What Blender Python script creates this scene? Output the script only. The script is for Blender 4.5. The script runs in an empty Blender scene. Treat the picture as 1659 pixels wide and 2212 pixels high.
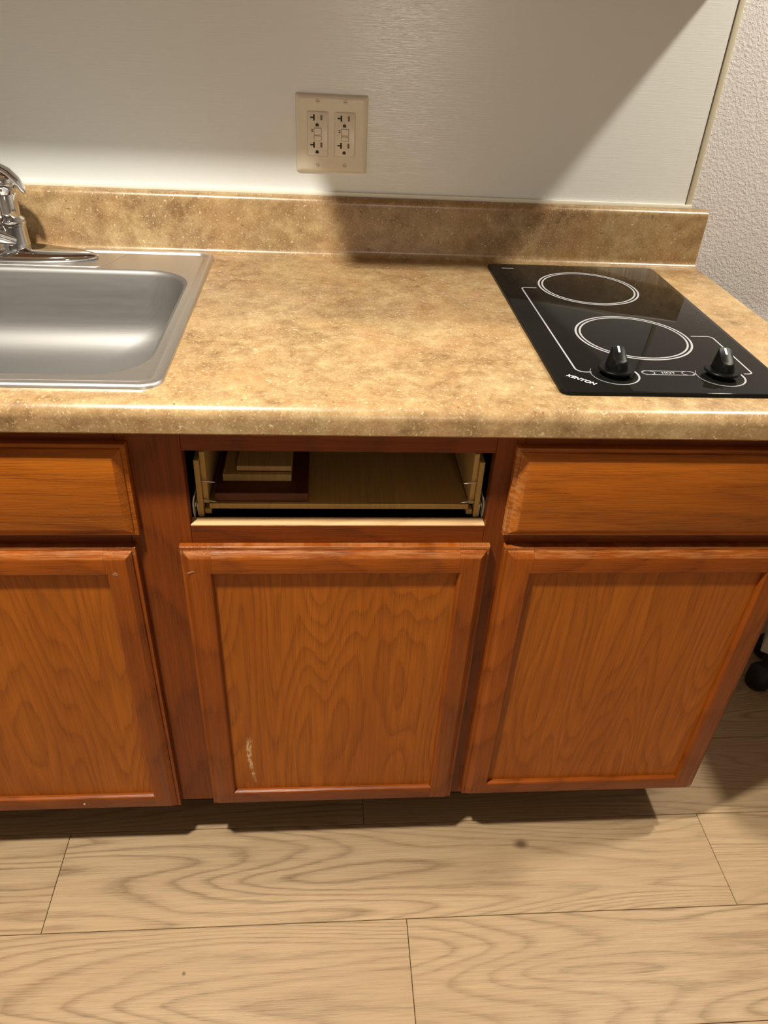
import bpy, bmesh, math, random
from mathutils import Vector, Matrix
random.seed(7)
sc = bpy.context.scene
COL = sc.collection

# ------------------------------------------------------------------ camera
cam = bpy.data.objects.new('camera', bpy.data.cameras.new('camera'))
COL.objects.link(cam)
pit, yaw, rol = (math.radians(a) for a in (34.7674, 5.6257, 3.359))
fw = Vector((math.sin(yaw)*math.cos(pit), math.cos(yaw)*math.cos(pit), -math.sin(pit)))
rt = Vector((math.cos(yaw), -math.sin(yaw), 0))
up = rt.cross(fw)
r2 = rt*math.cos(rol) + up*math.sin(rol)
u2 = -rt*math.sin(rol) + up*math.cos(rol)
m = Matrix((r2, u2, -fw)).transposed().to_4x4()
m.translation = Vector((-0.0423, -0.7866, 1.3157))
cam.matrix_world = m
cam.data.sensor_fit = 'VERTICAL'
cam.data.sensor_height = 24.0
cam.data.lens = 1611.4/2212*24.0
cam.data.clip_start = 0.02
sc.camera = cam

# ------------------------------------------------------------------ world, lights, exposure
w = bpy.data.worlds.new('world'); sc.world = w; w.use_nodes = True
w.node_tree.nodes['Background'].inputs[0].default_value = (1.0, 0.9, 0.8, 1)
w.node_tree.nodes['Background'].inputs[1].default_value = 0.0
def downlight(name, loc, power, size, col):      # round ceiling fixture shining down
    d = bpy.data.lights.new(name, 'AREA'); d.shape = 'DISK'; d.size = size; d.energy = power; d.color = col
    o = bpy.data.objects.new(name, d); COL.objects.link(o); o.location = loc
    return o
downlight('ceiling_light_side', (1.25, 0.13, 2.355), 20.5, 0.11, (1.0, 0.93, 0.78))
downlight('ceiling_light_sink', (-0.47, -0.41, 2.355), 38, 0.11, (1.0, 0.95, 0.83))
d = bpy.data.lights.new('wall_fill_spot', 'SPOT'); d.energy = 20; d.color = (1.0, 0.92, 0.80); d.shadow_soft_size = 0.05  # unseen spot added for the panel's streak and to lift its shaded part
d.spot_size = math.radians(34); d.spot_blend = 1.0
o = bpy.data.objects.new('wall_fill_spot', d); COL.objects.link(o); o.location = (0.36, -2.50, 1.52)
o.rotation_euler = (Vector((0.05, 0.63, 1.30))-Vector(o.location)).to_track_quat('-Z', 'Y').to_euler()
vs = sc.view_settings
vs.view_transform = 'Standard'; vs.look = 'None'; vs.gamma = 1.0; vs.use_curve_mapping = False
vs.exposure = 0.75

# ------------------------------------------------------------------ node helpers
class NT:
    def __init__(s, name):
        s.m = bpy.data.materials.new(name); s.m.use_nodes = True
        s.t = s.m.node_tree; s.t.nodes.clear()
        s.out = s.t.nodes.new('ShaderNodeOutputMaterial')
        s.b = s.t.nodes.new('ShaderNodeBsdfPrincipled')
        s.t.links.new(s.b.outputs[0], s.out.inputs[0])
    def put(s, sock, v):
        if isinstance(v, bpy.types.NodeSocket): s.t.links.new(v, sock)
        elif v is not None:
            if isinstance(v, (tuple, list)) and len(v) == 3 and sock.type == 'RGBA': v = (*v, 1)
            sock.default_value = v
    def n(s, typ, outi=0, **kw):
        nd = s.t.nodes.new('ShaderNode'+typ)
        for k, v in kw.items():
            if k[0] == 'i' and k[1:].isdigit(): s.put(nd.inputs[int(k[1:])], v)
            elif k.startswith('I_'): s.put(nd.inputs[k[2:].replace('_', ' ')], v)
            else: setattr(nd, k, v)
        return nd.outputs[outi]
    def M(s, op, a, b=None, c=None, clamp=False):
        return s.n('Math', operation=op, use_clamp=clamp, i0=a, i1=b, i2=c)
    def mix(s, f, a, b, mode='MIX'):
        nd = s.t.nodes.new('ShaderNodeMix'); nd.data_type = 'RGBA'; nd.blend_type = mode
        s.put(nd.inputs[0], f); s.put(nd.inputs[6], a); s.put(nd.inputs[7], b)
        return nd.outputs[2]
    def ramp(s, f, stops):
        nd = s.t.nodes.new('ShaderNodeValToRGB'); cr = nd.color_ramp
        while len(cr.elements) < len(stops): cr.elements.new(0.5)
        for e, (p, c) in zip(cr.elements, stops):
            e.position = p; e.color = (*c, 1) if isinstance(c, tuple) else (c, c, c, 1)
        s.put(nd.inputs[0], f); return nd.outputs[0]
    def noise(s, vec, scale, detail=3, rough=0.5, dist=0.0):
        return s.n('TexNoise', I_Vector=vec, I_Scale=scale, I_Detail=detail, I_Roughness=rough, I_Distortion=dist)
    def comb(s, x, y, z=0.0): return s.n('CombineXYZ', i0=x, i1=y, i2=z)
    def set(s, **kw):
        for k, v in kw.items(): s.put(s.b.inputs[k.replace('_', ' ')], v)
    def bump(s, h, strength, dist):
        s.put(s.b.inputs['Normal'], s.n('Bump', I_Height=h, I_Strength=strength, I_Distance=dist))

def plain(name, col, rough=0.5, metal=0.0, spec=0.5):
    t = NT(name)
    tc = t.n('TexCoord', 3)
    nz = t.noise(tc, 60, 3)
    c = t.mix(nz, tuple(x*0.93 for x in col), tuple(min(1, x*1.05) for x in col))
    t.set(Base_Color=c, Roughness=rough, Metallic=metal)
    t.b.inputs['Specular IOR Level'].default_value = spec
    return t.m

def wood(name, g, c, cols, stretch=0.22, gk=0.45, lobes=6.0, amp=1.2, rings=14.0, ring_mix=0.6, pore=0.55, rough=0.38, seed=0.0,
         scratch=False, edge_wear=None, top_wear_light=None, fine=False, spots=()):
    """g: grain axis, c: cross axis (0 x, 1 y, 2 z); cols dark, mid, light."""
    t = NT(name)
    tc = t.n('TexCoord', 3)
    sp = t.t.nodes.new('ShaderNodeSeparateXYZ'); t.t.links.new(tc, sp.inputs[0])
    rnd = t.n('ObjectInfo', 5)
    off = t.M('MULTIPLY_ADD', rnd, 37.0, seed)
    G = t.M('ADD', sp.outputs[g], off)
    C = t.M('ADD', sp.outputs[c], t.M('MULTIPLY', off, 0.7))
    O = sp.outputs[3-g-c]
    v1 = t.comb(t.M('MULTIPLY', C, lobes), t.M('MULTIPLY', G, lobes*stretch), off)
    n1 = t.noise(v1, 1.0, 1.5, 0.4)
    v2 = t.comb(t.M('MULTIPLY', C, 60.0), t.M('MULTIPLY', G, 9.0), O)
    n2 = t.noise(v2, 1.0, 3, 0.6)
    f = t.M('ADD', t.M('MULTIPLY', n1, amp*rings), t.M('MULTIPLY', G, rings*gk))
    f = t.M('ADD', f, t.M('MULTIPLY', n2, 0.55))
    fr = t.M('FRACT', f)
    # soft rise, sharp fall: the early-wood line of each ring
    if fine: ring = t.ramp(fr, [(0.0, 0.85), (0.10, 0.25), (0.30, 0.0), (0.70, 0.10), (0.90, 0.75), (0.97, 1.0)])
    else: ring = t.ramp(fr, [(0.0, 0.75), (0.10, 0.15), (0.35, 0.05), (0.80, 0.55), (0.97, 1.0)])
    # large tone drift
    v3 = t.comb(t.M('MULTIPLY', C, 9.0), t.M('MULTIPLY', G, 1.6), off)
    n3 = t.noise(v3, 1.0, 2)
    if fine: ring = t.M('MULTIPLY', ring, t.ramp(n3, [(0.30, 0.25), (0.62, 1.0)]))
    # pores, long thin streaks
    v4 = t.comb(t.M('MULTIPLY', C, 620.0), t.M('MULTIPLY', G, 16.0), t.M('MULTIPLY', O, 300.0))
    n4 = t.noise(v4, 1.0, 2, 0.6)
    po = t.ramp(n4, [(0.44, 0.0), (0.66, 1.0)])
    v5 = t.comb(t.M('MULTIPLY', C, 170.0), t.M('MULTIPLY', G, 3.0), O)
    n5 = t.noise(v5, 1.0, 3, 0.6)
    base = t.mix(t.ramp(n3, [(0.3, 0.0), (0.7, 1.0)]), cols[1], cols[2])
    base = t.mix(t.M('MULTIPLY', t.ramp(n5, [(0.35, 0.0), (0.75, 1.0)]), 0.30 if fine else 0.45), base, cols[0])
    base = t.mix(t.M('MULTIPLY', ring, ring_mix), base, cols[0])
    pm = t.M('MULTIPLY', po, t.M('MULTIPLY_ADD', ring, 0.6, 0.4))
    base = t.mix(t.M('MULTIPLY', pm, pore), base, tuple(x*0.55 for x in cols[0]))
    if edge_wear is not None:      # rubbed-through finish along one vertical edge
        x0, x1 = edge_wear
        e = t.n('MapRange', I_Value=sp.outputs[0], I_From_Min=x0, I_From_Max=x1, I_To_Min=1.0, I_To_Max=0.0)
        nz = t.noise(t.comb(t.M('MULTIPLY', sp.outputs[0], 90.0), t.M('MULTIPLY', sp.outputs[2], 160.0), O), 1.0, 3)
        mk = t.M('MULTIPLY', e, t.ramp(nz, [(0.40, 0.0), (0.60, 1.0)]))
        base = t.mix(t.M('MULTIPLY', mk, 0.50), base, (0.52, 0.28, 0.11))
    if top_wear_light is not None:       # rubbed pale finish, also painting in light caught by the top moulding
        e = t.n('MapRange', I_Value=sp.outputs[2], I_From_Min=top_wear_light, I_From_Max=top_wear_light+0.003)
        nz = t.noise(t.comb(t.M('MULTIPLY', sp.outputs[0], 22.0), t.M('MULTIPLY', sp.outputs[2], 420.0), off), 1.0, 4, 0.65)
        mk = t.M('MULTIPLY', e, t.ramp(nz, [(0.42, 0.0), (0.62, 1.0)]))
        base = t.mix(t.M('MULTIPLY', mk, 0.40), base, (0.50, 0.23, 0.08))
    for sx_, sy_, rx_, ry_ in spots:   # knots
        dx = t.M('DIVIDE', t.M('SUBTRACT', sp.outputs[g], sx_), rx_); dy = t.M('DIVIDE', t.M('SUBTRACT', sp.outputs[c], sy_), ry_)
        dd = t.M('SQRT', t.M('ADD', t.M('MULTIPLY', dx, dx), t.M('MULTIPLY', dy, dy)))
        dd = t.M('ADD', dd, t.M('MULTIPLY_ADD', n2, 0.8, -0.4))
        base = t.mix(t.n('MapRange', I_Value=dd, I_From_Min=1.4, I_From_Max=0.35, I_To_Min=0.0, I_To_Max=0.85), base, (0.085, 0.045, 0.02))
    if scratch:                    # pale scuff low on the middle door panel
        z = sp.outputs[2]; x = sp.outputs[0]
        zz = t.M('SUBTRACT', z, -0.15)      # 0 at scuff top, negative below
        xc = t.M('ADD', -0.1425, t.M('MULTIPLY', t.M('POWER', t.M('ABSOLUTE', zz), 1.6), 0.46))
        d = t.M('ABSOLUTE', t.M('SUBTRACT', x, xc))
        nz = t.noise(t.comb(t.M('MULTIPLY', x, 260.0), t.M('MULTIPLY', z, 70.0), 0.0), 1.0, 4, 0.7)
        wd = t.n('MapRange', I_Value=z, I_From_Min=-0.23, I_From_Max=-0.11, I_To_Min=0.0025, I_To_Max=0.0062)
        inx = t.M('MULTIPLY', t.M('SUBTRACT', 1.0, t.M('DIVIDE', d, wd), clamp=True), 1.9, clamp=True)
        inz = t.M('MULTIPLY', t.n('MapRange', I_Value=z, I_From_Min=-0.232, I_From_Max=-0.20), t.n('MapRange', I_Value=z, I_From_Min=-0.105, I_From_Max=-0.125))
        mk = t.M('MULTIPLY', t.M('MULTIPLY', inx, inz), t.ramp(nz, [(0.42, 0.0), (0.58, 1.0)]))
        base = t.mix(t.M('MULTIPLY', mk, 0.85), base, (0.78, 0.62, 0.40))
    t.set(Base_Color=base, Roughness=t.M('MULTIPLY_ADD', n4, 0.15, rough-0.07))
    t.b.inputs['Specular IOR Level'].default_value = 0.3
    h = t.M('SUBTRACT', t.M('MULTIPLY', ring, 0.1), pm)
    t.bump(h, 0.35, 0.0006)
    return t.m

def laminate():
    t = NT('stone_laminate')
    tc = t.n('TexCoord', 3)
    a = t.noise(tc, 7.0, 4, 0.55, 0.4)
    b = t.noise(tc, 46.0, 6, 0.66, 0.3)
    c = t.noise(tc, 300.0, 3, 0.6)
    d = t.noise(tc, 150.0, 3, 0.6)
    k = t.noise(tc, 16.0, 4, 0.6)
    mx = t.M('ADD', t.M('MULTIPLY', a, 0.40), t.M('MULTIPLY', b, 0.62))
    col = t.ramp(mx, [(0.33, (0.155, 0.085, 0.035)), (0.44, (0.275, 0.168, 0.075)), (0.55, (0.370, 0.248, 0.118)), (0.68, (0.48, 0.35, 0.180))])
    col = t.mix(t.M('MULTIPLY', t.ramp(k, [(0.50, 0.0), (0.68, 1.0)]), 0.30), col, (0.215, 0.150, 0.070))   # olive clouds
    col = t.mix(t.M('MULTIPLY', t.ramp(t.noise(tc, 11.0, 3), [(0.50, 0.0), (0.68, 1.0)]), 0.42), col, (0.38, 0.205, 0.085))   # rust clouds
    col = t.mix(t.M('MULTIPLY', t.ramp(c, [(0.56, 0.0), (0.68, 1.0)]), 0.50), col, (0.62, 0.46, 0.26))
    col = t.mix(t.M('MULTIPLY', t.ramp(d, [(0.65, 0.0), (0.73, 1.0)]), 0.65), col, (0.74, 0.62, 0.42))
    col = t.mix(t.M('MULTIPLY', t.ramp(t.noise(tc, 130.0, 2), [(0.70, 0.0), (0.76, 1.0)]), 0.75), col, (0.10, 0.06, 0.03))
    col = t.mix(t.M('MULTIPLY', t.ramp(t.noise(tc, 420.0, 2), [(0.30, 1.0), (0.45, 0.0)]), 0.30), col, (0.16, 0.09, 0.04))
    t.set(Base_Color=col, Roughness=t.M('MULTIPLY_ADD', c, 0.10, 0.25))
    t.bump(t.M('ADD', c, b), 0.12, 0.0008)
    return t.m

def wall_paint():
    t = NT('orange_peel_paint')
    tc = t.n('TexCoord', 3)
    n1 = t.noise(tc, 230, 3, 0.55); n2 = t.noise(tc, 110, 2)
    h = t.M('ADD', t.ramp(n1, [(0.40, 0.0), (0.68, 1.0)]), t.M('MULTIPLY', n2, 0.5))
    t.set(Base_Color=t.mix(n2, (0.66, 0.645, 0.655), (0.71, 0.695, 0.705)), Roughness=0.6)
    t.bump(h, 0.30, 0.003)
    return t.m

def wall_panel_mat():
    t = NT('gloss_panel')
    tc = t.n('TexCoord', 3)
    sp = t.t.nodes.new('ShaderNodeSeparateXYZ'); t.t.links.new(tc, sp.inputs[0])
    v = t.comb(t.M('MULTIPLY', sp.outputs[0], 14.0), t.M('MULTIPLY', sp.outputs[2], 620.0), 0.0)
    h = t.noise(v, 1.0, 3, 0.6)
    big = t.noise(tc, 3.0, 2)
    t.set(Base_Color=t.mix(big, (0.75, 0.765, 0.755), (0.79, 0.805, 0.795)), Roughness=0.20)
    t.bump(h, 0.25, 0.0012)
    return t.m

def steel(name, base=0.55, rough=0.27, brushed=True):
    t = NT(name)
    tc = t.n('TexCoord', 3)
    sp = t.t.nodes.new('ShaderNodeSeparateXYZ'); t.t.links.new(tc, sp.inputs[0])
    v = t.comb(t.M('MULTIPLY', sp.outputs[0], 12.0), t.M('MULTIPLY', sp.outputs[1], 900.0), t.M('MULTIPLY', sp.outputs[2], 60.0))
    h = t.noise(v, 1.0, 3, 0.6)
    t.set(Base_Color=t.mix(h, (base*0.9, base*0.87, base*0.84), (base*1.06, base*1.03, base)), Metallic=1.0,
          Roughness=t.M('MULTIPLY_ADD', h, 0.10, rough-0.05))
    if brushed: t.bump(h, 0.12, 0.0006)
    return t.m

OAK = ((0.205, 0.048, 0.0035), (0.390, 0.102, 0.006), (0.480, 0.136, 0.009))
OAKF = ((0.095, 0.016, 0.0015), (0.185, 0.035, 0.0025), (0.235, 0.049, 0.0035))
OAKD = ((0.150, 0.030, 0.0025), (0.270, 0.060, 0.0040), (0.335, 0.080, 0.0060))
FLOOR = ((0.215, 0.132, 0.066), (0.41, 0.280, 0.157), (0.475, 0.334, 0.196))
PLY = ((0.36, 0.21, 0.06), (0.52, 0.325, 0.105), (0.60, 0.39, 0.14))
KN, SPK = (0.2380, 0.0393), (0.2379, 0.0188)
M = {
 'panel_oak': wood('oak_panel', 2, 0, OAK, stretch=0.15, gk=0.55, lobes=10, amp=1.6, rings=11, ring_mix=0.42, pore=0.35, rough=0.36),
 'panel_oak_scuffed': wood('oak_panel_scuffed', 2, 0, OAK, stretch=0.15, gk=0.55, lobes=10, amp=1.6, rings=11, ring_mix=0.42, pore=0.35, rough=0.36, seed=3.0, scratch=True),
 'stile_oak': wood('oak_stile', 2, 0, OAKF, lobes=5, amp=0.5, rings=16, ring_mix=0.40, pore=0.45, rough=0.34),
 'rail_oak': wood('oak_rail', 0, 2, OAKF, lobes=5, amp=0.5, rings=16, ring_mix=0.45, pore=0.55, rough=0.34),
 'top_rail_oak': wood('oak_top_rail', 0, 2, OAKD, lobes=5, amp=0.5, rings=16, ring_mix=0.45, pore=0.55, rough=0.34, top_wear_light=0.0065),
 'door_stile_oak': wood('oak_door_stile', 2, 0, OAKD, lobes=5, amp=0.5, rings=16, ring_mix=0.40, pore=0.45, rough=0.34, top_wear_light=0.2725),
 'bottom_rail_oak': wood('oak_bottom_rail', 0, 2, OAKD, lobes=5, amp=0.5, rings=16, ring_mix=0.45, pore=0.55, rough=0.34),
 'drawer_oak': wood('oak_drawer', 0, 2, OAK, stretch=0.05, gk=0.05, lobes=9, amp=1.0, rings=18, ring_mix=0.80, pore=0.75, fine=True, rough=0.34),
 'drawer_oak_worn': wood('oak_drawer_worn', 0, 2, OAK, stretch=0.05, gk=0.05, lobes=9, amp=1.0, rings=18, ring_mix=0.80, pore=0.75, fine=True, rough=0.34, seed=2.0, edge_wear=(-0.214, -0.196)),
 'raw_oak': wood('raw_oak', 0, 1, ((0.40, 0.22, 0.09), (0.66, 0.42, 0.20), (0.72, 0.48, 0.25)), ring_mix=0.3, pore=0.3, rough=0.55),
 'ply': wood('pale_plywood', 1, 0, PLY, lobes=4, amp=0.5, rings=8, ring_mix=0.20, pore=0.20, rough=0.5),
 'plyv': wood('pale_plywood_edge', 2, 0, PLY, lobes=4, amp=0.5, rings=8, ring_mix=0.20, pore=0.25, rough=0.55),
 'board': wood('stained_board', 0, 1, ((0.05, 0.012, 0.004), (0.10, 0.024, 0.008), (0.14, 0.036, 0.012)), ring_mix=0.3, pore=0.4, rough=0.4),
 'plank': wood('floor_oak', 0, 1, FLOOR, stretch=0.12, gk=0.10, lobes=6.5, amp=1.6, rings=26, ring_mix=0.68, pore=0.50, fine=True, rough=0.42),
 'plank_knot': wood('floor_oak_knot', 0, 1, FLOOR, stretch=0.12, gk=0.10, lobes=6.5, amp=1.6, rings=26, ring_mix=0.68, pore=0.50, fine=True, rough=0.42, seed=5.0, spots=((KN[0], KN[1], 0.013, 0.009),)),
 'plank_speck': wood('floor_oak_speck', 0, 1, FLOOR, stretch=0.12, gk=0.10, lobes=6.5, amp=1.6, rings=26, ring_mix=0.68, pore=0.50, fine=True, rough=0.42, seed=9.0, spots=((SPK[0], SPK[1], 0.003, 0.003),)),
 'counter': laminate(), 'paint': wall_paint(), 'gloss_panel': wall_panel_mat(),
 'plain_wall': plain('plain_wall', (0.48, 0.465, 0.44), 0.7), 'ceiling': plain('ceiling_paint', (0.72, 0.69, 0.63), 0.8),
 'trim': plain('trim_vinyl', (0.70, 0.66, 0.52), 0.4), 'caulk': plain('white_caulk', (0.80, 0.77, 0.66), 0.4),
 'gap': plain('dark_gap', (0.045, 0.03, 0.018), 0.9), 'subfloor': plain('floor_gap', (0.20, 0.13, 0.055), 0.9),
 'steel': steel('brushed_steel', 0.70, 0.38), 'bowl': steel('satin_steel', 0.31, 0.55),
 'chrome': plain('chrome', (0.66, 0.66, 0.67), 0.06, 1.0), 'blue': plain('blue_marker', (0.02, 0.10, 0.45), 0.3),
 'glass': plain('black_glass', (0.008, 0.0075, 0.0065), 0.045, 0.0, 0.5), 'glass_edge': plain('black_glass_edge', (0.006, 0.006, 0.006), 0.2),
 'print': plain('grey_print', (0.34, 0.34, 0.36), 0.45), 'knob': plain('black_plastic', (0.003, 0.003, 0.003), 0.36, 0.0, 0.12),
 'white_mark': plain('white_print', (0.80, 0.80, 0.80), 0.4),
 'ivory': plain('ivory_plastic', (0.72, 0.65, 0.53), 0.35), 'device': plain('device_plastic', (0.74, 0.67, 0.55), 0.32),
 'slot': plain('dark_slot', (0.02, 0.015, 0.01), 0.6), 'slot_brown': plain('slot_shadow', (0.16, 0.12, 0.075), 0.6),
 'screw': plain('painted_screw', (0.62, 0.56, 0.44), 0.3), 'slide': plain('white_enamel', (0.72, 0.68, 0.60), 0.35),
 'nail': plain('nail_metal', (0.62, 0.58, 0.50), 0.3, 1.0), 'carcass': plain('carcass_board', (0.09, 0.055, 0.03), 0.7),
 'pale_box': plain('pale_plastic', (0.62, 0.58, 0.54), 0.45), 'black': plain('black_rubber', (0.008, 0.008, 0.008), 0.5),
 'paintchip': plain('paint_fleck', (0.80, 0.74, 0.62), 0.5), 'smudge': plain('pale_smudge', (0.30, 0.13, 0.07), 0.4),
 'cab_under': plain('cabinet_underside', (0.24, 0.12, 0.05), 0.5),
}

M['glass'].node_tree.nodes['Principled BSDF'].inputs['IOR'].default_value = 1.16
# ------------------------------------------------------------------ object helpers
WL = {}
def link(o, parent=None, wloc=(0, 0, 0)):
    COL.objects.link(o)
    wloc = Vector(wloc); WL[o.name] = wloc
    if parent is not None:
        o.parent = parent; o.location = wloc - WL[parent.name]
    else: o.location = wloc
    return o
def tag(o, label=None, cat=None, group=None, kind=None):
    if label: o['label'] = label
    if cat: o['category'] = cat
    if group: o['group'] = group
    if kind: o['kind'] = kind
    return o
def thing(name, loc, label, cat, group=None):
    return tag(link(bpy.data.objects.new(name, None), None, loc), label, cat, group)
def finish(bm, name, mat, parent=None, angle=35, label=None, origin=None):
    bmesh.ops.remove_doubles(bm, verts=bm.verts, dist=1e-6)
    bmesh.ops.recalc_face_normals(bm, faces=bm.faces)
    if origin is None:
        lo = [min(v.co[i] for v in bm.verts) for i in range(3)]; hi = [max(v.co[i] for v in bm.verts) for i in range(3)]
        origin = Vector([(a+b)/2 for a, b in zip(lo, hi)])
    bmesh.ops.translate(bm, verts=bm.verts, vec=-Vector(origin))
    me = bpy.data.meshes.new(name); bm.to_mesh(me); bm.free()
    me.materials.append(M[mat] if isinstance(mat, str) else mat)
    if angle:
        me.shade_smooth(); me.set_sharp_from_angle(angle=math.radians(angle))
    o = link(bpy.data.objects.new(name, me), parent, origin)
    if label: o['label'] = label
    return o
def box_bm(x0, x1, y0, y1, z0, z1, bev=0.0, seg=1, bm=None):
    bm2 = bmesh.new()
    bmesh.ops.create_cube(bm2, size=1.0)
    for v in bm2.verts:
        v.co = Vector(((x0+x1)/2+v.co.x*(x1-x0), (y0+y1)/2+v.co.y*(y1-y0), (z0+z1)/2+v.co.z*(z1-z0)))
    if bev > 0: bmesh.ops.bevel(bm2, geom=bm2.edges[:], offset=bev, segments=seg, affect='EDGES', profile=0.5)
    if bm is None: return bm2
    me = bpy.data.meshes.new('t'); bm2.to_mesh(me); bm2.free(); bm.from_mesh(me); bpy.data.meshes.remove(me)
    return bm
def box(name, x0, x1, y0, y1, z0, z1, mat, parent=None, bev=0.0, seg=1, label=None):
    return finish(box_bm(x0, x1, y0, y1, z0, z1, bev, seg), name, mat, parent, label=label)
def extrude_profile(bm, pts, x0, x1, caps=True):
    """pts: closed (y,z) polygon swept along x."""
    a = [bm.verts.new((x0, y, z)) for y, z in pts]; b = [bm.verts.new((x1, y, z)) for y, z in pts]
    n = len(pts)
    for i in range(n): bm.faces.new((a[i], a[(i+1) % n], b[(i+1) % n], b[i]))
    if caps: bm.faces.new(a); bm.faces.new(b)
def rrect(x0, x1, y0, y1, r, z, seg=8):
    out = []
    for cx, cy, a0 in ((x1-r, y1-r, 0), (x0+r, y1-r, 90), (x0+r, y0+r, 180), (x1-r, y0+r, 270)):
        for k in range(seg+1):
            a = math.radians(a0+90*k/seg); out.append(Vector((cx+r*math.cos(a), cy+r*math.sin(a), z)))
    return out
def loft(bm, loops, close=True, cap0=False, cap1=False):
    vs_ = [[bm.verts.new(p) for p in L] for L in loops]
    for a, b in zip(vs_, vs_[1:]):
        n = len(a)
        for i in range(n if close else n-1): bm.faces.new((a[i], a[(i+1) % n], b[(i+1) % n], b[i]))
    if cap0: bm.faces.new(vs_[0])
    if cap1: bm.faces.new(vs_[-1])
def lathe(bm, c, prof, seg=32, axis='z', cap0=True, cap1=True):
    loops = []
    for r, h in prof:
        L = []
        for k in range(seg):
            a = 2*math.pi*k/seg
            p = (r*math.cos(a), r*math.sin(a), h) if axis == 'z' else (r*math.cos(a), -h, r*math.sin(a))
            L.append(Vector(c)+Vector(p))
        loops.append(L)
    loft(bm, loops, True, cap0, cap1)
def tube(bm, path, radii, seg=14, squash=1.0):
    loops = []
    for i, p in enumerate(path):
        p = Vector(p)
        d = (Vector(path[min(i+1, len(path)-1)])-Vector(path[max(i-1, 0)])).normalized()
        s = d.cross(Vector((0, 0, 1)))
        if s.length < 1e-4: s = Vector((1, 0, 0))
        s.normalize(); u = s.cross(d)
        r = radii[i]
        loops.append([p+s*r*math.cos(2*math.pi*k/seg)+u*r*squash*math.sin(2*math.pi*k/seg) for k in range(seg)])
    loft(bm, loops, True, True, True)

# ------------------------------------------------------------------ room shell
RX0, RX1, RY0, RY1, RZ = -2.0, 2.4, -3.3, 0.636, 2.44
floor = tag(box('floor', RX0, RX1, RY0, RY1, -0.03, -0.009, 'subfloor'), 'pale oak plank floor in front of the cabinets', 'floor', kind='structure')
PW, PL, gp = 0.1822, 1.2135, 0.0005
y_line = 0.0479
starts = {0: -0.5115, 1: 0.0363, -1: 0.1028}
row = -18
while True:
    y0 = y_line-PW+row*PW; y1 = y0+PW
    if y0 > RY1: break
    if y1 > RY0:
        s = starts.get(row, -0.5+((row*0.37) % 1)*PL)
        k0 = math.floor((RX0-s)/PL); k0f = 0
        for k in range(k0, k0+6):
            xa, xb = s+k*PL, s+(k+1)*PL
            xa2, xb2 = max(xa, RX0), min(xb, RX1)
            ya2, yb2 = max(y0, RY0), min(y1, RY1)
            if xb2-xa2 < 0.02 or yb2-ya2 < 0.01: continue
            bm = box_bm(xa2+gp, xb2-gp, ya2+gp, yb2-gp, -0.009, 0.0)
            top = [e for e in bm.edges if all(abs(v.co.z) < 1e-6 for v in e.verts)]
            bmesh.ops.bevel(bm, geom=top, offset=0.0007, segments=1, affect='EDGES')
            finish(bm, 'plank', 'plank_knot' if (row, k-k0f) == (0, 0) else 'plank_speck' if (row, k-k0f) == (-1, -1) else 'plank', floor, angle=0)
    row += 1

wall_back = tag(box('wall_back', RX0, RX1, RY1, RY1+0.1, 0, RZ, 'paint'), 'textured painted wall behind the counter', 'wall', kind='structure')
bm = box_bm(-1.95, 0.6225, 0.6318, RY1, 0.92, 2.30)
finish(bm, 'laminate_panel', 'gloss_panel', wall_back, angle=0, label='glossy off-white wall panel with fine horizontal grain')
t1 = tag(box('trim_1', 0.6243, 0.6345, 0.6295, RY1, 1.0224, 2.30, 'trim', None, 0.0012, 2), 'ivory strip capping the right edge of the glossy panel', 'trim', kind='structure')
t2 = tag(box('trim_2', -1.4, 0.6345, 0.6262, 0.6318, 1.0150, 1.0222, 'caulk', None, 0.0012, 2), 'white caulk bead between panel and backsplash', 'trim', kind='structure')
tag(box('wall_left', RX0-0.1, RX0, RY0, RY1, 0, RZ, 'plain_wall'), 'plain painted left wall', 'wall', kind='structure')
tag(box('wall_right', RX1, RX1+0.1, RY0, RY1, 0, RZ, 'plain_wall'), 'plain painted right wall', 'wall', kind='structure')
tag(box('wall_front', RX0, RX1, RY0-0.1, RY0, 0, RZ, 'plain_wall'), 'plain painted wall behind the viewer', 'wall', kind='structure')
tag(box('ceiling', RX0, RX1, RY0, RY1, RZ, RZ+0.1, 'ceiling'), 'plain white ceiling', 'ceiling', kind='structure')

# ------------------------------------------------------------------ countertop with backsplash and sink cutout
CX0, CX1 = -1.35, 0.664
def arc(cy, cz, r, a0, a1, n=7):
    return [(cy+r*math.cos(math.radians(a0+(a1-a0)*k/n)), cz+r*math.sin(math.radians(a0+(a1-a0)*k/n))) for k in range(n+1)]
front = [(0.003, 0.876), (0.0, 0.879)] + arc(0.017, 0.897, 0.017, 180, 90, 8)
back = arc(0.600, 0.926, 0.012, 270, 360, 6) + arc(0.624, 1.0035, 0.012, 180, 90, 6) + [(0.6312, 1.0155), (0.6312, 0.876)]
SXL, SXR, SYF, SYB = -0.8925, -0.2370, 0.0430, 0.6000       # sink outline
hx0, hx1, hy0, hy1 = SXL+0.014, SXR-0.014, SYF+0.014, SYB-0.014
bm = bmesh.new()
extrude_profile(bm, front+back, CX0, hx0)
extrude_profile(bm, front+back, hx1, CX1)
extrude_profile(bm, front+[(hy0, 0.914), (hy0, 0.876)], hx0, hx1, False)
extrude_profile(bm, [(hy1, 0.876), (hy1, 0.914)]+back, hx0, hx1, False)
counter = finish(bm, 'countertop', 'counter', None, 30)
tag(counter, 'tan stone-look laminate countertop with rolled front edge and backsplash', 'countertop')

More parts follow.
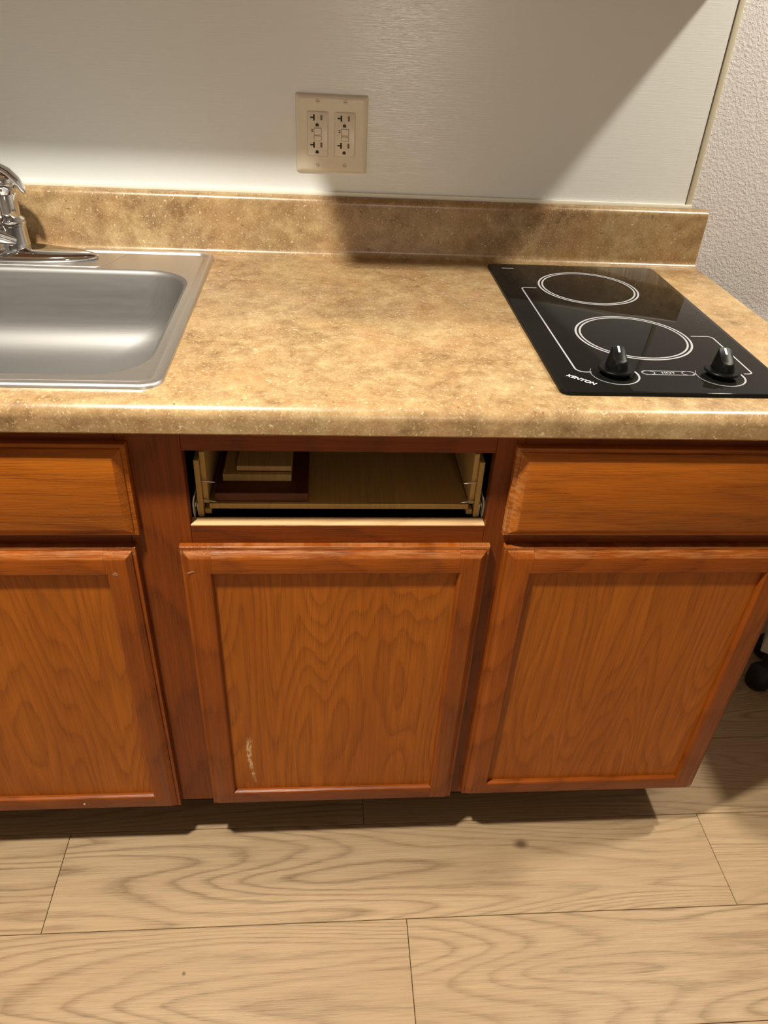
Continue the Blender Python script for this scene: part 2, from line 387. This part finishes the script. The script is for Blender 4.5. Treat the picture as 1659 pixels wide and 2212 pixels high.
# ------------------------------------------------------------------ sink
sink = thing('kitchen_sink', ((SXL+SXR)/2, 0.32, 0.914), 'brushed stainless steel drop-in sink in the tan countertop', 'sink')
bx0, bx1, by0, by1 = SXL+0.031, SXR-0.0285, 0.0800, 0.4880
def inset(d, z, r): return rrect(SXL+d, SXR-d, SYF+d, SYB-d, r, z, 10)
bm = bmesh.new()
L = [inset(0.0, 0.9142, 0.026), inset(0.0006, 0.9170, 0.026), inset(0.0022, 0.9188, 0.025), inset(0.0050, 0.9194, 0.024), inset(0.0110, 0.9192, 0.021),
     inset(0.0122, 0.9184, 0.020), inset(0.0134, 0.9158, 0.019), inset(0.0146, 0.9150, 0.018), inset(0.0158, 0.9156, 0.0175), inset(0.0172, 0.9167, 0.017),
     rrect(SXL+0.021, SXR-0.021, SYF+0.021, SYB-0.020, 0.020, 0.9167, 10),
     rrect(bx0-0.004, bx1+0.004, by0-0.004, by1+0.004, 0.074, 0.9167, 10)]
loft(bm, L)
finish(bm, 'rim', 'steel', sink, 40)
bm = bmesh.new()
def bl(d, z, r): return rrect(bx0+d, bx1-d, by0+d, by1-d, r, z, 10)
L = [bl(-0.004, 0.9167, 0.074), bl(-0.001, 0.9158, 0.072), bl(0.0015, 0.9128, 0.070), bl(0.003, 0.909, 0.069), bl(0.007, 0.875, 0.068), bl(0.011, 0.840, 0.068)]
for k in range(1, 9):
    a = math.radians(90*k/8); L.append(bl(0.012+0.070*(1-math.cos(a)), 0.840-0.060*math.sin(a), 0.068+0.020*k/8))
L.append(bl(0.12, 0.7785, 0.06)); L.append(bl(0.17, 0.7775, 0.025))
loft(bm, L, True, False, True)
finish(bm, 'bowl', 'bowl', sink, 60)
bm = bmesh.new(); lathe(bm, ((bx0+bx1)/2, (by0+by1)/2, 0.7777), [(0.057, 0.0), (0.055, 0.0025), (0.042, 0.001), (0.020, 0.0005)], 32)
finish(bm, 'drain', 'chrome', sink, 40)
# pressed outline of the tap ledge
bm = bmesh.new()
ex = SXR-0.1625
pth = [(SXL+0.10, 0.5005), (ex-0.030, 0.5005)]
for k in range(1, 7):
    a = math.radians(-90+50*k/6); pth.append((ex-0.030+0.020*math.cos(a), 0.5205+0.020*math.sin(a)))
pth += [(ex-0.004, 0.535), (ex+0.003, 0.558), (ex+0.010, 0.570)]
tube(bm, [(x, y, 0.9164) for x, y in pth], [0.0013]*len(pth), 8)
finish(bm, 'pressed_ridge', 'steel', sink, 60)

# ------------------------------------------------------------------ faucet
fx, fy, fz = -0.5645, 0.5475, 0.9168
fau = thing('faucet', (fx, fy, fz), 'chrome single-handle kitchen faucet on the back ledge of the sink', 'faucet')
bm = bmesh.new()
def ell(hw, hd, z, n=48):
    out = []
    for k in range(n):
        a = 2*math.pi*k/n; c, s = math.cos(a), math.sin(a)
        out.append(Vector((fx+hw*math.copysign(abs(c)**0.75, c), fy+hd*math.copysign(abs(s)**0.95, s)*(1-0.35*abs(c)**2.2), z)))
    return out
loft(bm, [ell(0.134, 0.036, fz+0.0005), ell(0.1345, 0.0365, fz+0.004), ell(0.130, 0.034, fz+0.0085), ell(0.112, 0.029, fz+0.0125), ell(0.060, 0.025, fz+0.0165), ell(0.03, 0.02, fz+0.0175)], True, True, True)
finish(bm, 'base_plate', 'chrome', fau, 50)
bm = bmesh.new()
lathe(bm, (fx, fy, fz), [(0.0255, 0.012), (0.0245, 0.018), (0.0235, 0.046), (0.0235, 0.052), (0.0245, 0.0535), (0.0245, 0.056), (0.0230, 0.0575), (0.0238, 0.0595), (0.0238, 0.062), (0.0205, 0.0645), (0.0185, 0.066), (0.0180, 0.100), (0.0172, 0.102)], 40)
finish(bm, 'body', 'chrome', fau, 30)
bm = bmesh.new()
lathe(bm, (fx, fy, fz), [(0.0168, 0.101), (0.0182, 0.104), (0.0215, 0.111), (0.0225, 0.118), (0.0210, 0.127), (0.0165, 0.135), (0.009, 0.140), (0.002, 0.1415)], 40)
hd = finish(bm, 'handle', 'chrome', fau, 50)
bm = bmesh.new()
tube(bm, [(fx+0.0315, fy+0.004, fz+0.103), (fx+0.0295, fy+0.003, fz+0.109), (fx+0.023, fy+0.002, fz+0.122), (fx+0.012, fy+0.000, fz+0.134), (fx-0.004, fy-0.004, fz+0.144), (fx-0.03, fy-0.016, fz+0.156), (fx-0.075, fy-0.036, fz+0.160), (fx-0.088, fy-0.042, fz+0.159)],
     [0.006, 0.0100, 0.0125, 0.0135, 0.0130, 0.0115, 0.009, 0.004], 18, 0.55)
finish(bm, 'lever', 'chrome', hd, 50)
bm = bmesh.new(); lathe(bm, (fx-0.0065, fy-0.0208, fz+0.1175), [(0.0045, 0.0), (0.0045, 0.0012), (0.003, 0.0018)], 16, 'y')
finish(bm, 'temperature_dot', 'blue', hd, 30, label='blue temperature dot')
bm = bmesh.new()
tube(bm, [(fx+0.006, fy-0.016, fz+0.030), (fx-0.012, fy-0.030, fz+0.0415), (fx-0.05, fy-0.062, fz+0.066), (fx-0.10, fy-0.105, fz+0.090), (fx-0.14, fy-0.14, fz+0.098), (fx-0.16, fy-0.157, fz+0.094), (fx-0.168, fy-0.164, fz+0.082)],
     [0.009, 0.0120, 0.0115, 0.0110, 0.0108, 0.0108, 0.0105], 18)
finish(bm, 'spout', 'chrome', fau, 50)

# ------------------------------------------------------------------ cooktop
ct = thing('cooktop', (0.4096, 0.312, 0.914), 'black glass two-burner cooktop set into the right end of the counter', 'cooktop')
gx0, gx1, gy0, gy1, gz = 0.2537, 0.5655, 0.0448, 0.5775, 0.9200
bm = bmesh.new()
loft(bm, [rrect(gx0, gx1, gy0, gy1, 0.012, 0.9143), rrect(gx0, gx1, gy0, gy1, 0.012, 0.9185), rrect(gx0+0.0006, gx1-0.0006, gy0+0.0006, gy1-0.0006, 0.0115, 0.9196), rrect(gx0+0.0016, gx1-0.0016, gy0+0.0016, gy1-0.0016, 0.011, gz)], True, True, True)
finish(bm, 'glass_top', 'glass', ct, 50)
PZ = gz+0.00015
def ring(name, cx, cy, r0, r1, a0=0, a1=360, n=96, parent=ct):
    bm = bmesh.new(); A = []; Bv = []
    full = a1-a0 >= 360
    for k in range(n if full else n+1):
        a = math.radians(a0+(a1-a0)*k/n)
        A.append(bm.verts.new((cx+r0*math.cos(a), cy+r0*math.sin(a), PZ))); Bv.append(bm.verts.new((cx+r1*math.cos(a), cy+r1*math.sin(a), PZ)))
    for k in range(len(A) if full else len(A)-1):
        j = (k+1) % len(A); bm.faces.new((A[k], Bv[k], Bv[j], A[j]))
    return finish(bm, name, 'print', parent, 0)
def stroke(name, pts, wd, closed=False, parent=ct, mat='print', z=PZ):
    bm = bmesh.new(); n = len(pts); A = []; Bv = []
    for i in range(n):
        p = Vector(pts[i]); q = Vector(pts[(i+1) % n] if closed or i+1 < n else pts[i]); o = Vector(pts[i-1] if closed or i > 0 else pts[i])
        d = (q-o).normalized(); s = Vector((-d.y, d.x))*wd/2
        A.append(bm.verts.new((p.x+s.x, p.y+s.y, z))); Bv.append(bm.verts.new((p.x-s.x, p.y-s.y, z)))
    for i in range(n if closed else n-1):
        j = (i+1) % n; bm.faces.new((A[i], A[j], Bv[j], Bv[i]))
    return finish(bm, name, mat, parent, 0)
for cx, cy, R in ((0.4060, 0.4500, 0.0850), (0.4090, 0.2310, 0.0845)):
    bn = ring('burner_marking', cx, cy, R-0.0030, R)
    ring('inner_ring', cx, cy, R-0.0088, R-0.0060, parent=bn)
def corner(cx, cy, r, a0, a1, n=6): return [(cx+r*math.cos(math.radians(a0+(a1-a0)*k/n)), cy+r*math.sin(math.radians(a0+(a1-a0)*k/n))) for k in range(n+1)]
stroke('printed_line', [(0.3150, 0.4435)] + corner(0.2950, 0.4375, 0.0060, 90, 180) + corner(0.3005, 0.1150, 0.0115, 180, 270) + [(0.3085, 0.1035)], 0.0024)
stroke('printed_line', [(0.5000, 0.2385)] + corner(0.5245, 0.2310, 0.0075, 90, 0) + corner(0.5255, 0.1130, 0.0065, 0, -90) + [(0.5195, 0.1065)], 0.0024)
pill = [p for p in corner(0.4440, 0.1050, 0.0060, -90, 90, 8)] + [p for p in corner(0.3835, 0.1050, 0.0060, 90, 270, 8)]
pl = stroke('hot_indicator', pill, 0.0013, True)
for cx in (0.3865, 0.4410):
    stroke('indicator_window', [(cx+0.0085*math.cos(2*math.pi*k/20), 0.1050+0.0056*math.sin(2*math.pi*k/20)) for k in range(20)], 0.0011, True, pl)
def text(name, s, x, y, size, rot, mat, parent, z=PZ, shear=0.0, sx=1.0, plane='xy'):
    cu = bpy.data.curves.new(name, 'FONT'); cu.body = s; cu.size = size; cu.shear = shear; cu.align_x = 'CENTER'; cu.align_y = 'CENTER'; cu.fill_mode = 'FRONT'
    cu.offset = size*0.018
    tmp = bpy.data.objects.new(name+'_tmp', cu); COL.objects.link(tmp)
    dg = bpy.context.evaluated_depsgraph_get()
    me = bpy.data.meshes.new_from_object(tmp.evaluated_get(dg)); bpy.data.objects.remove(tmp); bpy.data.curves.remove(cu)
    for v in me.vertices:
        v.co = Matrix.Rotation(rot, 3, 'Z') @ Vector((v.co.x*sx, v.co.y, 0))
    me.name = name; me.materials.clear(); me.materials.append(M[mat])
    o = link(bpy.data.objects.new(name, me), parent, (x, y, z)); return o
text('printed_lettering', 'KENYON', 0.2873, 0.0800, 0.0105, math.radians(-41), 'white_mark', ct, shear=0.25, sx=0.93)
text('printed_lettering', 'HOT', 0.4138, 0.1050, 0.0080, 0, 'print', pl, sx=1.1)
stroke('printed_logo', [(0.2760, 0.5492), (0.2975, 0.5492)], 0.0045)
def knob(cx, cy, label):
    # spiral dial marking: narrow on the left, broad on the right
    bm = bmesh.new(); A = []; Bv = []; n = 72; R = 0.0325
    for k in range(n+1):
        f = k/n; a = math.radians(150+f*250)
        wd = 0.0006+0.0028*f**1.6
        A.append(bm.verts.new((cx+R*math.cos(a), cy+R*math.sin(a), PZ))); Bv.append(bm.verts.new((cx+(R-wd)*math.cos(a), cy+(R-wd)*math.sin(a), PZ)))
    for k in range(n): bm.faces.new((A[k], A[k+1], Bv[k+1], Bv[k]))
    finish(bm, 'dial_marking', 'print', ct, 0)
    bm = bmesh.new()
    lathe(bm, (cx, cy, gz), [(0.0150, 0.0002), (0.0150, 0.0055), (0.0215, 0.0062), (0.0232, 0.0072), (0.0234, 0.0088), (0.0226, 0.0100), (0.0120, 0.0104), (0.004, 0.0104)], 40)
    kb = finish(bm, 'knob', 'knob', ct, 40, label=label)
    # grip: tall at the back, top sloping to the front
    def outline(hw, yb, yf, n=10):
        pts = []
        for k in range(n+1):
            a = math.radians(180*k/n); pts.append((cx+hw*math.cos(a), cy+yb-hw*0.55+hw*0.55*math.sin(a)))
        for k in range(n+1):
            a = math.radians(180+180*k/n); pts.append((cx+hw*math.cos(a), cy+yf+hw*0.8+hw*0.8*math.sin(a)))
        return pts
    def lvl(hw, yb, yf, zb, zf):
        return [Vector((x, y, zf+(zb-zf)*max(0, min(1, (y-cy-yf)/(yb-yf))))) for x, y in outline(hw, yb, yf)]
    bm = bmesh.new()
    loft(bm, [lvl(0.0122, 0.0165, -0.0165, gz+0.0100, gz+0.0100), lvl(0.0112, 0.0155, -0.0155, gz+0.0180, gz+0.0160),
              lvl(0.0088, 0.0140, -0.0135, gz+0.0345, gz+0.0205), lvl(0.0078, 0.0128, -0.0125, gz+0.0355, gz+0.0213)], True, True, True)
    gr = finish(bm, 'grip', 'knob', kb, 30)
    bm = bmesh.new()
    pts = [(-0.0014, 0.0105), (0.0014, 0.0105), (0.0014, 0.0020), (-0.0014, 0.0020)]
    zt = lambda y: gz+0.0213+(0.0355-0.0213)*(y+0.0125)/0.0253+0.0004
    bm.faces.new([bm.verts.new((cx+x, cy+y, zt(y))) for x, y in pts])
    finish(bm, 'pointer_mark', 'white_mark', kb, 0)
knob(0.3385, 0.0985, 'black knob beside the maker lettering')
knob(0.4830, 0.0985, 'black knob nearest the right end of the counter')

# ------------------------------------------------------------------ outlet plate
out = thing('wall_outlet', (-0.0304, 0.6318, 1.1137), 'ivory two-gang outlet plate with two receptacles on the glossy wall panel', 'outlet')
bm = bmesh.new()
def pr(d, y, r): return [Vector((v.x, y, v.y)) for v in rrect(-0.0913+d, 0.0306-d, 1.0533+d, 1.1741-d, r, 0, 5)]
loft(bm, [pr(0, 0.6316, 0.003), pr(0.0003, 0.6302, 0.003), pr(0.0022, 0.6272, 0.003), pr(0.006, 0.6252, 0.003), pr(0.010, 0.6250, 0.003)], True, False, True)
finish(bm, 'plate', 'ivory', out, 40)
for cx in (-0.0541, -0.0079):
    for z in (1.1632, 1.0657):
        bm = bmesh.new(); lathe(bm, (cx, 0.6251, z), [(0.0037, 0.0), (0.0035, 0.0008), (0.0024, 0.0012)], 18, 'y')
        s = finish(bm, 'screw', 'screw', out, 40)
        box('screw_slot', cx-0.0026, cx+0.0026, 0.62375, 0.6240, z-0.0004, z+0.0004, 'slot_brown', s)
    bm = bmesh.new()
    def dr(d, y): return [Vector((v.x, y, v.y)) for v in rrect(cx-0.0166+d, cx+0.0166-d, 1.0808+d, 1.1478-d, 0.002, 0, 4)]
    loft(bm, [dr(-0.0007, 0.6251), dr(-0.0007, 0.62485), dr(0.0, 0.62485), dr(0.0, 0.6240), dr(0.0008, 0.6232)], True, False, True)
    rc = finish(bm, 'receptacle', 'device', out, 40)
    bm = bmesh.new(); loft(bm, [dr(-0.0010, 0.62495), dr(-0.0002, 0.62490)])
    finish(bm, 'recess_line', 'slot_brown', rc, 0)
    fy2 = 0.6232
    for zt in (1.1392, 1.0975):
        box('socket_slot', cx-0.0078, cx-0.0050, fy2-0.0002, fy2+0.0001, zt-0.0046, zt+0.0046, 'slot', rc)
        box('socket_slot', cx-0.0128, cx-0.0070, fy2-0.0002, fy2+0.0001, zt-0.0011, zt+0.0011, 'slot', rc)
        box('socket_slot', cx+0.0045, cx+0.0078, fy2-0.0002, fy2+0.0001, zt-0.0038, zt+0.0040, 'slot_brown', rc)
        bm = bmesh.new()
        zc = zt-0.0108
        pts = [(0.0028*math.cos(math.radians(a)), 0.0028*math.sin(math.radians(a))-0.0002) for a in range(0, 181, 15)] + [(-0.0028, -0.0024), (0.0028, -0.0024)]
        bm.faces.new([bm.verts.new((cx-0.001+x, fy2-0.0002, zc+z)) for x, z in pts]); finish(bm, 'ground_hole', 'slot', rc, 0)
    for nm, z0, z1 in (('reset_button', 1.1139, 1.1232), ('test_button', 1.1052, 1.1115)):
        box('button_gap', cx-0.0064, cx+0.0064, fy2-0.00012, fy2+0.0001, z0-0.0005, z1+0.0005, 'slot_brown', rc)
        box(nm, cx-0.0058, cx+0.0058, fy2-0.0012, fy2, z0, z1, 'device', rc, 0.0004)
    for k in range(2):
        box('indicator_mark', cx-0.0108, cx-0.0078, fy2-0.0002, fy2+0.0001, 1.1172+k*0.0026, 1.1190+k*0.0026, 'slot_brown', rc)

# ------------------------------------------------------------------ base cabinets
YF = 0.032          # front of the face frame
cab = thing('base_cabinet', (-0.28, 0.3, 0.0), 'reddish oak base cabinet run under the tan countertop', 'cabinet')
KX0, KX1 = -1.30, 0.650
ZB = 0.118
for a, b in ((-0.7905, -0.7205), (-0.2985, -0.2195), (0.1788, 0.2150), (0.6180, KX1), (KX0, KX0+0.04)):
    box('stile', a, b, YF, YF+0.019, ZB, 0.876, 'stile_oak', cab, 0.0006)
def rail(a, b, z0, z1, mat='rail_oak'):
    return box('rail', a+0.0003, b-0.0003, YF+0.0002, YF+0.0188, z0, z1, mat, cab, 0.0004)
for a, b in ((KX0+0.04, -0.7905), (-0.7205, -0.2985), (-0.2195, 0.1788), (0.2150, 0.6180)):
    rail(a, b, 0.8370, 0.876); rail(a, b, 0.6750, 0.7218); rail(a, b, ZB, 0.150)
box('raw_rail_top', -0.2190, 0.1783, YF+0.0004, YF+0.0186, 0.7216, 0.7226, 'raw_oak', cab, label='unfinished pale top of the rail below the open drawer')
box('side_panel', KX1-0.012, KX1, YF+0.019, 0.630, ZB, 0.876, 'carcass', cab)
box('side_panel', KX0, KX0+0.012, YF+0.019, 0.630, ZB, 0.876, 'carcass', cab)
for x in (-0.2550, 0.2010):
    box('partition', x-0.006, x+0.006, YF+0.019, 0.620, ZB+0.012, 0.876 if x > 0 else 0.770, 'carcass', cab)
box('bottom_panel', KX0+0.012, KX1-0.012, YF+0.019, 0.630, ZB, ZB+0.012, 'carcass', cab)
box('back_panel', KX0+0.012, KX1-0.012, 0.620, 0.630, ZB+0.012, 0.770, 'carcass', cab)
box('toe_kick', KX0+0.02, KX1-0.012, 0.110, 0.125, 0.0, ZB, 'carcass', cab)
box('side_panel', KX1-0.012, KX1, 0.125, 0.630, 0.0, ZB, 'carcass', cab)

def frame_loops(x0, x1, z0, z1, sw, yb):
    """rectangular loops from the back edge over the outer moulding to the inner sticking; yb = back plane (y), front toward -y"""
    prof = [(0, 0), (0, 0.0085), (0.0006, 0.0096), (0.0016, 0.0100), (0.0052, 0.0102), (0.0056, 0.0126), (0.0062, 0.0133), (0.0128, 0.0190), (0.0140, 0.0195),
            (sw, 0.0195), (sw+0.0018, 0.0185), (sw+0.0035, 0.0150), (sw+0.0035, 0.0100)]
    return [[Vector((x0+d, yb-t, z0+d)), Vector((x1-d, yb-t, z0+d)), Vector((x1-d, yb-t, z1-d)), Vector((x0+d, yb-t, z1-d))] for d, t in prof]
def door(x0, x1, z0, z1, label, scuffed=False, yb=YF-0.0005, sw=0.0385, rw=0.0385):
    bm = box_bm(x0+sw-0.004, x1-sw+0.004, yb-0.0115, yb-0.006, z0+sw-0.004, z1-sw+0.004)
    d = finish(bm, 'door', 'panel_oak_scuffed' if scuffed else 'panel_oak', cab, 0, label)
    for side in range(4):
        bm = bmesh.new(); loft(bm, frame_loops(x0, x1, z0, z1, sw, yb))
        # rails reach the stiles at a square joint
        xa, xb = x0+sw+0.0035, x1-sw-0.0035
        def cut(co, no, clear_outer):
            bmesh.ops.bisect_plane(bm, geom=bm.verts[:]+bm.edges[:]+bm.faces[:], plane_co=co, plane_no=no, clear_outer=clear_outer)
        zm = (z0+z1)/2
        if side == 0: cut((xa, 0, 0), (1, 0, 0), True)
        elif side == 1: cut((xb, 0, 0), (-1, 0, 0), True)
        else:
            cut((xa+0.0002, 0, 0), (-1, 0, 0), True); cut((xb-0.0002, 0, 0), (1, 0, 0), True)
            cut((0, 0, zm), (0, 0, -1 if side == 2 else 1), True)
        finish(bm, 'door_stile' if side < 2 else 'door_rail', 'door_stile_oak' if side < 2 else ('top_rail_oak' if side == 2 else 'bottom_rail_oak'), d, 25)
    return d
door(-0.7160, -0.2930, 0.1160, 0.6930, 'door below the sink, cut off by the left edge')
d2 = door(-0.2360, 0.1885, 0.1200, 0.6935, 'middle door with a pale scuff low on its panel', True)
door(0.2085, 0.6400, 0.1275, 0.6925, 'door below the cooktop')
door(-1.2700, -0.7950, 0.1160, 0.6930, 'leftmost door of the run')
def drawer_front(x0, x1, z0, z1, label, mat):
    yb = YF-0.0005
    prof = [(0, 0), (0, 0.0085), (0.0006, 0.0096), (0.0016, 0.0100), (0.0056, 0.0102), (0.0060, 0.0122), (0.0068, 0.0130), (0.0150, 0.0190), (0.0163, 0.0195)]
    bm = bmesh.new()
    loft(bm, [[Vector((x0+d, yb-t, z0+d)), Vector((x1-d, yb-t, z0+d)), Vector((x1-d, yb-t, z1-d)), Vector((x0+d, yb-t, z1-d))] for d, t in prof], True, True, True)
    return finish(bm, 'drawer_front', mat, cab, 25, label)
drawer_front(-0.7160, -0.2845, 0.7130, 0.8510, 'false drawer front below the sink', 'drawer_oak')
drawer_front(0.2030, 0.6350, 0.7130, 0.8510, 'drawer front below the cooktop with a worn left edge', 'drawer_oak_worn')
drawer_front(-1.2700, -0.7950, 0.7130, 0.8510, 'leftmost drawer front', 'drawer_oak')
def fleck(name, x, z, wx, wz, rot, mat='paintchip', y=0.0119):
    bm = bmesh.new(); n = 9
    pts = []
    for k in range(n):
        a = 2*math.pi*k/n; r = 0.75+0.5*random.random()
        px, pz = wx*r*math.cos(a), wz*r*math.sin(a)
        pts.append((px*math.cos(rot)-pz*math.sin(rot), px*math.sin(rot)+pz*math.cos(rot)))
    A = [Vector((x+a, y, z+b)) for a, b in pts]; Bv = [Vector((x+a*0.6, y-0.0004, z+b*0.6)) for a, b in pts]
    loft(bm, [A, Bv], True, False, True); finish(bm, name, mat, cab, 0)
fleck('paint_fleck', -0.4531, 0.1415, 0.0018, 0.0026, 0)
fleck('paint_fleck', -0.2225, 0.6575, 0.0065, 0.0018, 0.35, 'smudge')
fleck('paint_fleck', -0.3223, 0.6540, 0.0040, 0.0045, 0.2, 'smudge')

# open drawer box with its front torn off
drw = box('drawer', -0.1965, 0.1580, 0.0600, 0.5200, 0.7305, 0.7385, 'ply', cab, label='open drawer box without its front')
for s in (-1, 1):
    cx = -0.0193
    def sx(a, b):
        return (-0.2110+a, -0.2110+b) if s < 0 else (0.1725-b, 0.1725-a)
    a, b = sx(0.0, 0.0068); box('drawer_side', a, b, 0.0545, 0.5300, 0.7205, 0.8095, 'plyv', drw, 0.0006)
    a, b = sx(0.0071, 0.0140); box('drawer_side', a, b, 0.0605, 0.5300, 0.7390, 0.8190, 'plyv', drw, 0.0006)
    a, b = sx(0.0080, 0.0165); box('bottom_lip', a, b, 0.0590, 0.0900, 0.7225, 0.7304, 'plyv', drw, 0.0006)
    for z in (0.7755, 0.7445):
        bm = bmesh.new()
        x0 = -0.2045 if s < 0 else 0.1660
        d = 1 if s < 0 else -1
        tube(bm, [(x0, 0.0585, z), (x0+d*0.010, 0.0575, z), (x0+d*0.0155, 0.0570, z-0.0004), (x0+d*0.0190, 0.0565, z-0.0006)], [0.0011, 0.0011, 0.0010, 0.0002], 8)
        finish(bm, 'nail', 'nail', drw, 40)
    # enamelled slide: channel on the drawer side, channel on the cabinet side
    ox = -0.2112 if s < 0 else 0.1727
    bm = bmesh.new()
    box_bm(min(ox, ox+0.0011*s), max(ox, ox+0.0011*s), 0.0560, 0.50, 0.7215, 0.7420, 0, 1, bm)
    box_bm(min(ox, ox+0.0034*s), max(ox, ox+0.0034*s), 0.0560, 0.50, 0.7409, 0.7420, 0, 1, bm)
    box_bm(min(ox+0.0026*s, ox+0.0034*s), max(ox+0.0026*s, ox+0.0034*s), 0.0560, 0.50, 0.7360, 0.7410, 0, 1, bm)
    finish(bm, 'drawer_slide', 'slide', drw, 30)
    wx = ox+0.0042*s
    bm = bmesh.new()
    pr2 = [(0.0, 0.7212), (0.0007, 0.7300), (0.0007, 0.7420), (-0.0005, 0.7500), (-0.0022, 0.7560)]
    n2 = len(pr2)
    vs1 = [[bm.verts.new((wx+(dx+w_)*s, y, z+(0.0 if y < 0.06 else 0.006))) for dx, z in pr2] for y in (0.0525, 0.50) for w_ in (0, 0.0016)]
    for q in (0, 1):
        A, Bv = vs1[q], vs1[q+2]
        for k in range(n2-1): bm.faces.new((A[k], A[k+1], Bv[k+1], Bv[k]))
    for y_ in (0, 2):
        for k in range(n2-1): bm.faces.new((vs1[y_][k], vs1[y_+1][k], vs1[y_+1][k+1], vs1[y_][k+1]))
    for k in (0, n2-1): bm.faces.new((vs1[0][k], vs1[1][k], vs1[3][k], vs1[2][k]))
    finish(bm, 'cabinet_slide', 'slide', drw, 30)
box('drawer_back', -0.1965, 0.1580, 0.5200, 0.5320, 0.7305, 0.8095, 'ply', drw)

tag(box('wooden_board', -0.1895, -0.0635, 0.0640, 0.3900, 0.7388, 0.7530, 'board', None, 0.0008), 'dark stained wooden board lying in the open drawer', 'board')
tag(box('wooden_block', -0.1810, -0.0870, 0.0935, 0.3600, 0.7532, 0.7640, 'ply', None, 0.0008), 'pale wooden block resting on the dark board in the open drawer', 'block')
tag(box('wooden_strip', -0.1620, -0.0872, 0.1000, 0.3400, 0.7660, 0.7735, 'ply', None, 0.0008), 'thin pale wooden strip topmost of the pieces in the open drawer', 'block')
box('gap_shade', -0.160, -0.0890, 0.1010, 0.33, 0.7640, 0.7661, 'board', bpy.data.objects['wooden_strip'])  # dark strip painting in the shaded gap between block and strip

# ------------------------------------------------------------------ wall cabinets just above the frame
def wall_cabinet(x0, x1, z0, yf, label):
    t = thing('wall_cabinet', ((x0+x1)/2, 0.45, z0), label, 'cabinet', 'wall cabinets over the counter')
    box('body', x0, x1, yf+0.02, 0.6316, z0+0.002, 2.20, 'cab_under', t)
    xm = (x0+x1)/2
    for a, b in ((x0+0.004, xm-0.003), (xm+0.003, x1-0.004)):
        box('door', a, b, yf, yf+0.0198, z0, 2.19, 'stile_oak', t, 0.003, 2)
wall_cabinet(-0.165, 0.6170, 1.400, 0.229, 'oak wall cabinet above the cooktop')
wall_cabinet(-1.150, -0.169, 1.550, 0.229, 'oak wall cabinet above the sink')

# ------------------------------------------------------------------ pale box beyond the right end of the cabinets
ang = math.atan2(-0.72, 1.0)
ux = Vector((math.cos(ang), math.sin(ang), 0)); uy = Vector((-math.sin(ang), math.cos(ang), 0))
c0 = Vector((0.9607, 0.38, 0.1130))
pb = thing('storage_box', (c0.x, c0.y, 0), 'pale boxy item on dark feet at the right frame edge beyond the cabinets', 'box')
bm = box_bm(0, 0.42, 0, 0.16, 0, 0.40, 0.003, 2)
for v in bm.verts: v.co = c0+ux*v.co.x+uy*v.co.y+Vector((0, 0, v.co.z))
finish(bm, 'casing', 'pale_box', pb, 40)
for a, b in ((0.024, 0.020), (0.396, 0.020), (0.024, 0.140), (0.396, 0.140)):
    bm = bmesh.new(); p = c0+ux*a+uy*b
    lathe(bm, (p.x, p.y, 0), [(0.022, 0.0), (0.027, 0.005), (0.029, 0.020), (0.028, 0.046), (0.019, 0.060), (0.010, 0.066), (0.010, 0.1130)], 24)
    finish(bm, 'foot', 'black', pb, 40)

# ------------------------------------------------------------------ unseen table added just outside the frame so its top shades the floor
tb = thing('added_table', (1.40, 0.32, 0.0), 'unseen added table just beyond the right frame edge, over the pale box', 'table')
bm = bmesh.new()
loft(bm, [rrect(0.917, 1.880, 0.030, 0.610, 0.05, z) for z in (0.722, 0.724, 0.743, 0.745)], True, True, True)
finish(bm, 'table_top', 'cab_under', tb, 30)
for lx in (0.955, 1.842):
    for ly in (0.068, 0.572):
        bm = bmesh.new(); lathe(bm, (lx, ly, 0), [(0.013, 0.0), (0.014, 0.003), (0.020, 0.7215)], 16)
        finish(bm, 'leg', 'black', tb, 40)
